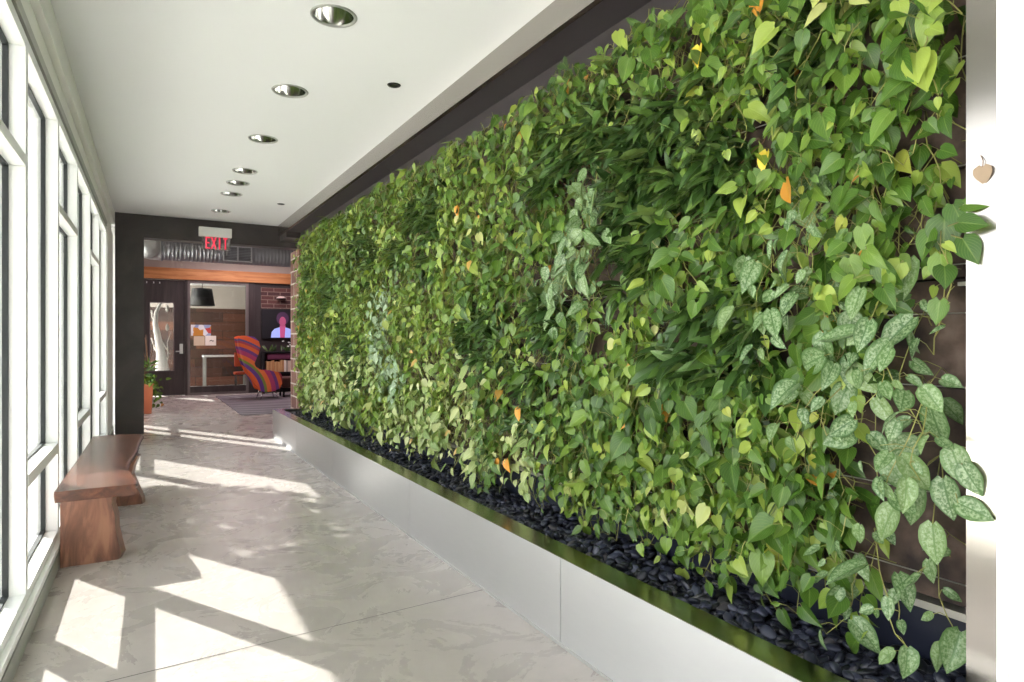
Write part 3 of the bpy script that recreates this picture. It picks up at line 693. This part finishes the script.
# table and orange chair behind glass
tb = empty('desk', (1.9, 18.2, 0)); tag(tb, 'white desk seen through the sidelight glass', 'desk')
under(MB().box(1.45, 2.5, 17.9, 18.5, .86, .90).build('tabletop', alum), tb)
for x in (1.47, 2.46):
    for y in (17.92, 18.44): under(MB().box(x, x+.04, y, y+.04, 0, .86).build('leg', alum_grey), tb)
och = empty('orange_chair', (2.3, 17.55, 0)); tag(och, 'orange-backed chair behind the sidelight glass', 'chair')
orange = mat('orange_fabric', '#c24a2a', .7)
under(MB().box(2.12, 2.50, 17.50, 17.55, .62, .98, .02).build('backrest', orange), och)
under(MB().box(2.10, 2.52, 17.25, 17.55, .42, .49, .02).build('seat', orange), och)
for x in (2.12, 2.46):
    for y in (17.28, 17.5): under(MB().tube([(x+.02, y, 0), (x+.02, y, .43)], .012, 6).build('leg', black), och)
# driftwood behind the door glass
dw = mat('bleached_wood', '#e8e2da', .7)
t = empty('driftwood_sculpture', (.5, 17.1, 0)); tag(t, 'bleached white driftwood branch seen through the door pane', 'sculpture')
DX = .03
under(MB().tube([(.52, 17.1, 0), (.50, 17.1, .6), (.47, 17.1, 1.0), (.41, 17.12, 1.35), (.35, 17.1, 1.7), (.37, 17.1, 1.95), (.47, 17.1, 2.2)], [.19, .15, .10, .075, .06, .045, .025], 10).build('trunk', dw), t)
for pts, r0 in (([(.37, 17.1, 1.7), (.29, 17.1, 1.85), (.27, 17.12, 2.0)], .03), ([(.42, 17.1, 1.4), (.52, 17.12, 1.2), (.66, 17.1, .95)], .022), ([(.45, 17.1, .9), (.33, 17.1, 1.1), (.27, 17.1, 1.35)], .018), ([(.55, 17.1, .6), (.62, 17.1, .9), (.6, 17.1, 1.25), (.68, 17.1, 1.5)], .018)):
    under(MB().tube(pts, [r0, r0*.8, r0*.5, r0*.3][:len(pts)], 7).build('branch', dw), t)
for x, z in ((.60, 2.05), (.60, 1.60)):
    under(MB().lathe([(0, -.09), (.035, -.05), (.04, 0), (.03, .05), (.0, .1)], (x, 17.1, z), 12).build('seed_pod', dw), t)
# spiral duct
dmat = mat('galvanised_duct', '#8b8a90', .38, .85)
dc = empty('spiral_duct', (1.5, 13, 2.9)); tag(dc, 'round galvanised spiral duct under the lobby ceiling', 'duct')
prof = []; x = .36
while x < 4.3: prof += [(.185, x), (.185, x+.05), (.188, x+.054), (.188, x+.060)]; x += .064
under(MB().lathe(prof, (0, 13, 2.93), 36, 'x').build('duct_run', dmat), dc)
el = MB(); pts = []
for k in range(7):
    a = k/6*PI/2; pts.append((.36-.22*math.sin(a)+.0, 13-.22*(1-math.cos(a)), 2.93))
el.tube(pts+[(.14, 12.6, 2.93)], .195, 28); under(el.build('elbow', mat('duct_elbow', '#b9b9b9', .35, .7)), dc)
under(MB().lathe([(.195, -.02), (.203, -.015), (.203, .015), (.195, .02)], (.37, 13, 2.93), 32, 'x').build('collar', dmat), dc)
gr = empty('duct_grille', (1.6, 12.8, 2.9)); tag(gr, 'rectangular air grille on the side of the spiral duct', 'vent')
g_ = MB(); frame_rect(g_, 1.36, 1.86, 2.77, 3.06, -.02, .05, .018); g_.box(-.02, .05, 1.60, 1.625, 2.77, 3.06)
g_.warp(lambda x, y, z: (y, 12.79+x, z)); under(g_.build('frame', mat('grille_frame', '#a9a8ad', .4, .6)), gr)
g_ = MB()
for k in range(9): g_.box(1.378, 1.842, 12.80, 12.82, 2.79+k*.03, 2.803+k*.03)
under(g_.build('louvre', mat('louvre', '#66646b', .5, .5)), gr)
# television with picture
tv = empty('television', (3.1, RY-.08, 1.35)); tag(tv, 'wall television showing a person in a blue shirt', 'television')
under(MB().box(2.62, 3.95, RY-.07, RY-.01, 1.33, 2.07, .006).build('casing', black), tv)
def scr(name, poly, col, dy, e=.5):
    under(MB().prism(poly, RY-.0705-dy-.001, RY-.0705-dy, 'y').build(name, mat('screen_'+name, col, .5, emit=col, estr=e)), tv)
scr('screen', [(2.64, 1.35), (3.93, 1.35), (3.93, 2.05), (2.64, 2.05)], '#08080f', .0, .3)
cx_, cz_ = 3.10, 1.78
scr('shirt', [(2.84, 1.36), (3.40, 1.36), (3.39, 1.50), (3.30, 1.58), (3.18, 1.62), (3.05, 1.62), (2.93, 1.58), (2.86, 1.50)], '#8f9fe0', .001, .45)
scr('neck', [(3.06, 1.36), (3.17, 1.36), (3.19, 1.66), (3.05, 1.66)], '#a84a78', .002, .35)
scr('hair', [(cx_+.02+.15*math.cos(a*PI/8)+.0, cz_+.06+.165*math.sin(a*PI/8)) for a in range(16)], '#3c2440', .002, .35)
scr('face', [(3.12+.078*math.cos(a*PI/8), 1.76+.125*math.sin(a*PI/8)) for a in range(16)], '#9a4668', .003, .35)
# small wall light above the television
o = MB().lathe([(0, .05), (.06, .045), (.11, .02), (.12, 0), (.0, -.005)], (3.08, RY-.12, 2.34), 24); o.tube([(3.08, RY-.12, 2.36), (3.08, RY-.02, 2.36)], .012, 6)
tag(o.build('wall_light', mat('opal', '#d8c8c0', .4)), 'small pale dome light on the brick above the television', 'wall light')
# console with books, planting and a purple cushion
cn = empty('console_shelf', (3.2, 16.3, 0)); tag(cn, 'dark low console shelf under the television', 'shelf')
under(MB().box(2.60, 4.0, 16.15, 16.57, .98, 1.02).build('top', black), cn); under(MB().box(2.60, 4.0, 16.15, 16.57, .48, .52).build('shelf', black), cn)
under(MB().box(2.60, 2.64, 16.15, 16.57, 0, .98).build('side', black), cn); under(MB().box(3.96, 4.0, 16.15, 16.57, 0, .98).build('side', black), cn)
under(MB().box(2.64, 3.96, 16.53, 16.56, 0, .98).build('back', blackm), cn)
x = 2.68; bi = 0; bc = [mat('book_%d' % i, c_, .7) for i, c_ in enumerate(['#d8cdbb', '#c9a070', '#b98a5c', '#e4dfd4', '#a9a096', '#d6c6b4'])]
bcn = ['cream', 'tan', 'light brown', 'white', 'grey', 'beige']
while x < 3.8:
    w = U(.03, .06); h = U(.24, .29); q = bi % 6 if x > 3.0 else (1 + bi % 2)
    tag(MB().box(x, x+w, 16.19, 16.40, .52, .52+h, .003).build('book', bc[q]), '%s book on the console shelf, %s from the left' % (bcn[q], ORD[bi]), 'book', 'books on the console shelf'); x += w+.004; bi += 1
for i, (a, b) in enumerate(((2.70, 3.28), (3.30, 3.85))):
    tag(MB().box(a, b, 16.18, 16.45, .82, .965, .03).build('cushion', mat('plum_fabric', '#6b3150', .8)), ('plum box cushion on the console, left one', 'plum box cushion on the console, right one')[i], 'cushion')
fo = Foliage(); r_ = empty('orchid_plant', (3.2, 16.35, 1.02))
for k in range(26): fo.leaf('strap', 1, (U(2.7, 3.6), 16.35, 1.02), (G(.6), G(.3), 1), (0, -1, .3), U(.12, .2), .3, .3)
tag(r_, 'low green plants and white blossoms on the console', 'plant'); fo.build(r_, L_dark, stem_d)
bl = MB()
for k in range(9):
    bl.lathe([(0, .0), (.022, .006), (.03, .02), (.0, .03)], (3.25+G(.08), 16.3+U(-.05, .05), 1.1+U(0, .2)), 8)
bo = bl.build('blossom', mat('white_petal', '#e9e9ea', .6)); under(bo, r_)
# rug
o = MB().box(1.53, 4.2, 11.65, 15.9, .001, .012).build('area_rug', mat('rug', '#605a60', .95))
rg = o.data.materials[0]; c_ = coords(rg, (1, 1, 1)); wv = nd(rg, 'ShaderNodeTexWave', Scale=1.6, Distortion=0.0); lk(rg, c_, wv.inputs[0]); wv.bands_direction = 'DIAGONAL'
rr = ramp(rg, [(.0, '#57525a'), (.7, '#625c63'), (.8, '#8d878b')], wv.outputs[0]); lk(rg, rr.outputs[0], bsdf(rg).inputs['Base Color'])
tag(o, 'large grey area rug with pale diagonal stripes in the lobby', 'rug')
# wing chair ----------------------------------------------------
ch = empty('wing_chair', (2.3, 14.75, 0)); tag(ch, 'high-backed wing chair in swirling multicolour stripes', 'chair')
fab = mat('striped_upholstery', '#c2552e', .8)
c_ = coords(fab, (1, 1, 1)); 
sp = nd(fab, 'ShaderNodeSeparateXYZ'); lk(fab, c_, sp.inputs[0])
wv = nd(fab, 'ShaderNodeTexWave', Scale=.5, Distortion=2.2, Detail=1.0); wv.wave_type = 'RINGS'; wv.rings_direction = 'Y'; wv.wave_profile = 'SAW'; wv.inputs['Detail Scale'].default_value = .6
mp2 = nd(fab, 'ShaderNodeMapping'); mp2.inputs['Location'].default_value = (.75, 0, -.1); lk(fab, c_, mp2.inputs[0]); lk(fab, mp2.outputs[0], wv.inputs[0])
rr = ramp(fab, [(0, '#d9592a'), (.16, '#6a3f8f'), (.28, '#7b8a3a'), (.36, '#e0703a'), (.5, '#b03a68'), (.64, '#6f3a80'), (.74, '#d3602e'), (.86, '#a33a4a'), (.93, '#5c4a7a')], wv.outputs[1], 'CONSTANT')
lk(fab, rr.outputs[0], bsdf(fab).inputs['Base Color'])
side = [(1.84, 1.36), (1.90, 1.375), (2.02, 1.375), (2.14, 1.35), (2.22, 1.27), (2.25, 1.15), (2.22, 1.02), (2.17, .90), (2.13, .80), (2.16, .72), (2.24, .66), (2.36, .62), (2.55, .60), (2.66, .58), (2.70, .50), (2.70, .36), (2.66, .26), (2.52, .20), (2.35, .19), (2.26, .22), (2.14, .42), (2.02, .66), (1.93, .90), (1.87, 1.14)]
def sidewing(y0, y1):
    mb = MB(); m_ = len(side); cxx = sum(p[0] for p in side)/m_; czz = sum(p[1] for p in side)/m_
    rings = [(y0, .93), (y0+(y1-y0)*.25, 1), (y0+(y1-y0)*.75, 1), (y1, .93)]; vs = []
    for y, s_ in rings:
        for i, (px, pz) in enumerate(side):
            q = side[(i+1) % m_]; r = side[i-1]; tx, tz = q[0]-r[0], q[1]-r[1]; l = math.hypot(tx, tz); nx, nz = tz/l, -tx/l
            k = (1-s_)*.22; vs.append((px-ch.location[0]+nx*k*-1*-1*-1, y-ch.location[1], pz+nz*k*-1))
    fs = [tuple(range(m_)), tuple(range(3*m_, 4*m_))[::-1]]
    for a in range(3): fs += [(a*m_+k, a*m_+(k+1) % m_, (a+1)*m_+(k+1) % m_, (a+1)*m_+k) for k in range(m_)]
    mb.add(vs, fs, False); return mb
for y0 in (14.42, 15.03):
    sidewing(y0, y0+.07).build('side_wing', fab, ch)
back = [(1.86, 1.34), (1.95, 1.355), (2.02, 1.33), (2.06, 1.05), (2.13, .80), (2.22, .60), (2.30, .52), (2.64, .50), (2.67, .44), (2.67, .32), (2.62, .24), (2.30, .21), (2.15, .43), (2.03, .68), (1.94, .92), (1.88, 1.14)]
MB().prism([(a-2.3, b) for a, b in back], 14.49-14.75, 15.03-14.75, 'y').build('shell', fab, ch)
MB().box(2.22-2.3, 2.68-2.3, -.25, .27, .48, .58, .03).build('seat_cushion', fab, ch)
for (x, y, dx, dy) in ((2.34, 14.55, -.06, -.05), (2.34, 14.97, -.06, .05), (2.58, 14.55, .06, -.05), (2.58, 14.97, .06, .05)):
    MB().tube([(x-2.3, y-14.75, .22), (x+dx-2.3, y+dy-14.75, .012)], [.018, .010], 8).build('leg', chrome, ch)
# ottoman right of the chair
ot = empty('leather_ottoman', (3.0, 15.0, 0)); tag(ot, 'dark brown leather ottoman beside the striped chair', 'ottoman')
under(MB().box(2.78, 3.35, 14.8, 15.35, .22, .46, .04).build('cushion', mat('brown_leather', '#4a2a20', .45)), ot)
for x in (2.83, 3.27):
    for y in (14.87, 15.27): under(MB().tube([(x, y, .012), (x, y, .24)], .022, 8).build('leg', blackm), ot)
# terracotta planter
pp = empty('terracotta_planter', (.1, 12.95, 0)); tag(pp, 'square terracotta planter with trailing green plant by the pilaster', 'planter')
terr = mat('terracotta', '#b0603f', .8)
v_ = []
for z, s_ in ((0, .15), (.48, .175), (.48, .19), (.53, .19), (.53, .165), (.50, .16)):
    v_ += [(.055+a*s_, 12.95+b*s_, z) for a, b in ((-1, -1), (1, -1), (1, 1), (-1, 1))]
fs = [(3, 2, 1, 0)]+[(a*4+k, a*4+(k+1) % 4, (a+1)*4+(k+1) % 4, (a+1)*4+k) for a in range(5) for k in range(4)]+[(20, 21, 22, 23)]
under(MB().add(v_, fs).build('pot', terr), pp)
r_ = empty('potted_ivy', (.1, 12.95, .5)); fo = Foliage()
for k in range(150):
    a = U(0, 1); x = .08+U(-.12, .16)+.22*a*U(0, 1.1); z = .62-.55*a*U(.2, 1)+U(-.05, .12)
    if x < .24 and z < .53: z = U(.54, .70)
    fo.leaf('heart', 1, (x, 12.9+U(-.22, .16), z), (G(.5), G(.4), -.6+G(.5)), (.2+G(.4), -.8, .5+G(.3)), U(.05, .085), .2, .2)
for k in range(9):
    a = U(-1, 1); fo.st.tube([(.1, 12.95, .5), (.15+a*.05, 12.9, .9), (.12+a*.14, 12.9, 1.15+U(0, .3))], .005, 5)
    for q in range(3): fo.leaf('strap', 1, (.13+a*.08+G(.04), 12.9, .75+q*.06), (a+G(.5), -.3, .5), (0, -1, .3), .13, .2, .3)
tag(r_, 'leafy green ivy spilling over the terracotta planter', 'plant'); fo.build(r_, L_heart, stem_d)

# ------------------------------------------------------------------ outdoors
struct(MB().box(-60, -.62, -40, 60, -.3, -.06).build('ground', mat('pavement', '#b9b6b0', .9)))
fc = mat('render_wall', '#d8d5cf', .9)
bd = empty('building', (-22, 20, 0)); tag(bd, 'pale building across the street seen through the glass', 'building')
under(MB().box(-26, -20, 20, 60, -.1, 9).build('wall', fc), bd)
wm = mat('far_window', '#8f9da6', .2)
for k in range(9):
    for q in range(2): under(MB().box(-20.02, -19.95, 22+k*4, 24+k*4, 1.2+q*3.6, 3.2+q*3.6).build('window', wm), bd)
fn = empty('slatted_screen', (-3, 14, 0)); tag(fn, 'low white slatted screen outside the glass', 'screen')
sm_ = MB()
for k in range(9): sm_.box(-2.2, -2.16, 9.0, 13.5, .1+k*.1, .16+k*.1)
under(sm_.build('slat_panel', alum_grey), fn)
for y in (9.0, 11.2, 13.45): under(MB().box(-2.16, -2.10, y, y+.05, -.06, 1.05).build('post', alum_grey), fn)

# unseen tree added outside so its crown breaks up sun on the floor
tr_ = empty('added_shade_tree', (-2.5, 10.4, -.06)); tag(tr_, 'unseen leafy tree added outside the glass to break up the sun', 'tree')
under(MB().tube([(-2.5, 10.4, -.06), (-2.48, 10.42, 1.5), (-2.52, 10.38, 3.0), (-2.5, 10.4, 4.3)], [.07, .055, .045, .02], 10).build('trunk', stem_d), tr_)
bb_ = MB()
for k in range(14):
    a = U(0, 6.28); z = U(3.2, 4.3); bb_.tube([(-2.5, 10.4, z), (-2.5+.4*math.cos(a), 10.4+.4*math.sin(a), z+.25), (-2.5+.75*math.cos(a), 10.4+.75*math.sin(a), z+.4)], [.02, .012, .005], 5)
under(bb_.build('branches', stem_d), tr_)
fo = Foliage()
for k in range(1500):
    v = Vector((G(1), G(1), G(1))).normalized()*(U(.15, 1)**.45)
    fo.leaf('oval', 2, (-2.5+v.x*.8, 10.45+v.y*.8, 4.25+v.z*.8), (G(1), G(1), G(1)-.3), (G(1), G(1), 1.2), U(.09, .14), .2, .2)
fo.build(tr_, L_heart, stem_d)

# ------------------------------------------------------------------ light
W = bpy.data.worlds.new('World'); S.world = W; W.use_nodes = True
wn = W.node_tree; bg = wn.nodes['Background']
tc = wn.nodes.new('ShaderNodeTexCoord'); sp = wn.nodes.new('ShaderNodeSeparateXYZ'); rp = wn.nodes.new('ShaderNodeValToRGB')
wn.links.new(tc.outputs['Generated'], sp.inputs[0]); wn.links.new(sp.outputs[2], rp.inputs[0])
rp.color_ramp.elements[0].position = 0; rp.color_ramp.elements[0].color = (1, .975, .985, 1); rp.color_ramp.elements[1].position = .7; rp.color_ramp.elements[1].color = (.9, .93, 1, 1)
wn.links.new(rp.outputs[0], bg.inputs[0]); bg.inputs[1].default_value = 3.1
sun = bpy.data.lights.new('sun', 'SUN'); so = bpy.data.objects.new('sun', sun); COL.objects.link(so)
el_ = math.radians(35); az = Vector((.49, -.872, 0)).normalized()
d = Vector((az.x*math.cos(el_), az.y*math.cos(el_), -math.sin(el_)))
so.rotation_euler = d.to_track_quat('-Z', 'Y').to_euler(); sun.energy = 42; sun.angle = math.radians(.4); sun.color = (1, .97, .92)
def area(name, loc, sx, sy, e, col=(1, 1, 1), rot=(0, 0, 0)):
    l = bpy.data.lights.new(name, 'AREA'); l.shape = 'RECTANGLE'; l.size = sx; l.size_y = sy; l.energy = e; l.color = col
    o = bpy.data.objects.new(name, l); COL.objects.link(o); o.location = loc; o.rotation_euler = rot
area('lobby_fill', (2.2, 14.8, 3.28), 2.0, 2.2, 60, (1, .80, .84))  # added fill panel without a fixture, brightens the lobby
def portal(name, loc, sx, sy):
    l = bpy.data.lights.new(name, 'AREA'); l.shape = 'RECTANGLE'; l.size = sx; l.size_y = sy; l.cycles.is_portal = True
    o = bpy.data.objects.new(name, l); COL.objects.link(o); o.location = loc; o.rotation_euler = (PI/2, 0, -PI/2+math.atan(K)*0)
portal('window_portal', (-.72, 2.5, 1.40), 15.2, 2.65)
portal('lobby_window_portal', (-.42, 11.75, 1.5), 2.4, 2.9)
area('rear_room_fill', (1.3, 18.3, 2.83), 2.5, 1.5, 17, (1, .93, .85))  # unseen fill added to light the driftwood and the room behind the glass

# ------------------------------------------------------------------ camera
cam = bpy.data.cameras.new('camera'); co = bpy.data.objects.new('camera', cam); COL.objects.link(co); S.camera = co
co.location = (0, 0, 1.3); co.rotation_euler = (PI/2, 0, -math.atan(374/630)); cam.sensor_width = 36; cam.lens = 36*630/1024; cam.shift_y = -1/1024
cam.clip_start = .05; cam.clip_end = 300
S.view_settings.view_transform = 'Standard'; S.view_settings.look = 'None'; S.view_settings.gamma = 1; S.view_settings.use_curve_mapping = False
S.view_settings.exposure = .72
S.cycles.use_denoising = True
S.cycles.max_bounces = 10; S.cycles.diffuse_bounces = 5; S.cycles.glossy_bounces = 5; S.cycles.transparent_max_bounces = 16
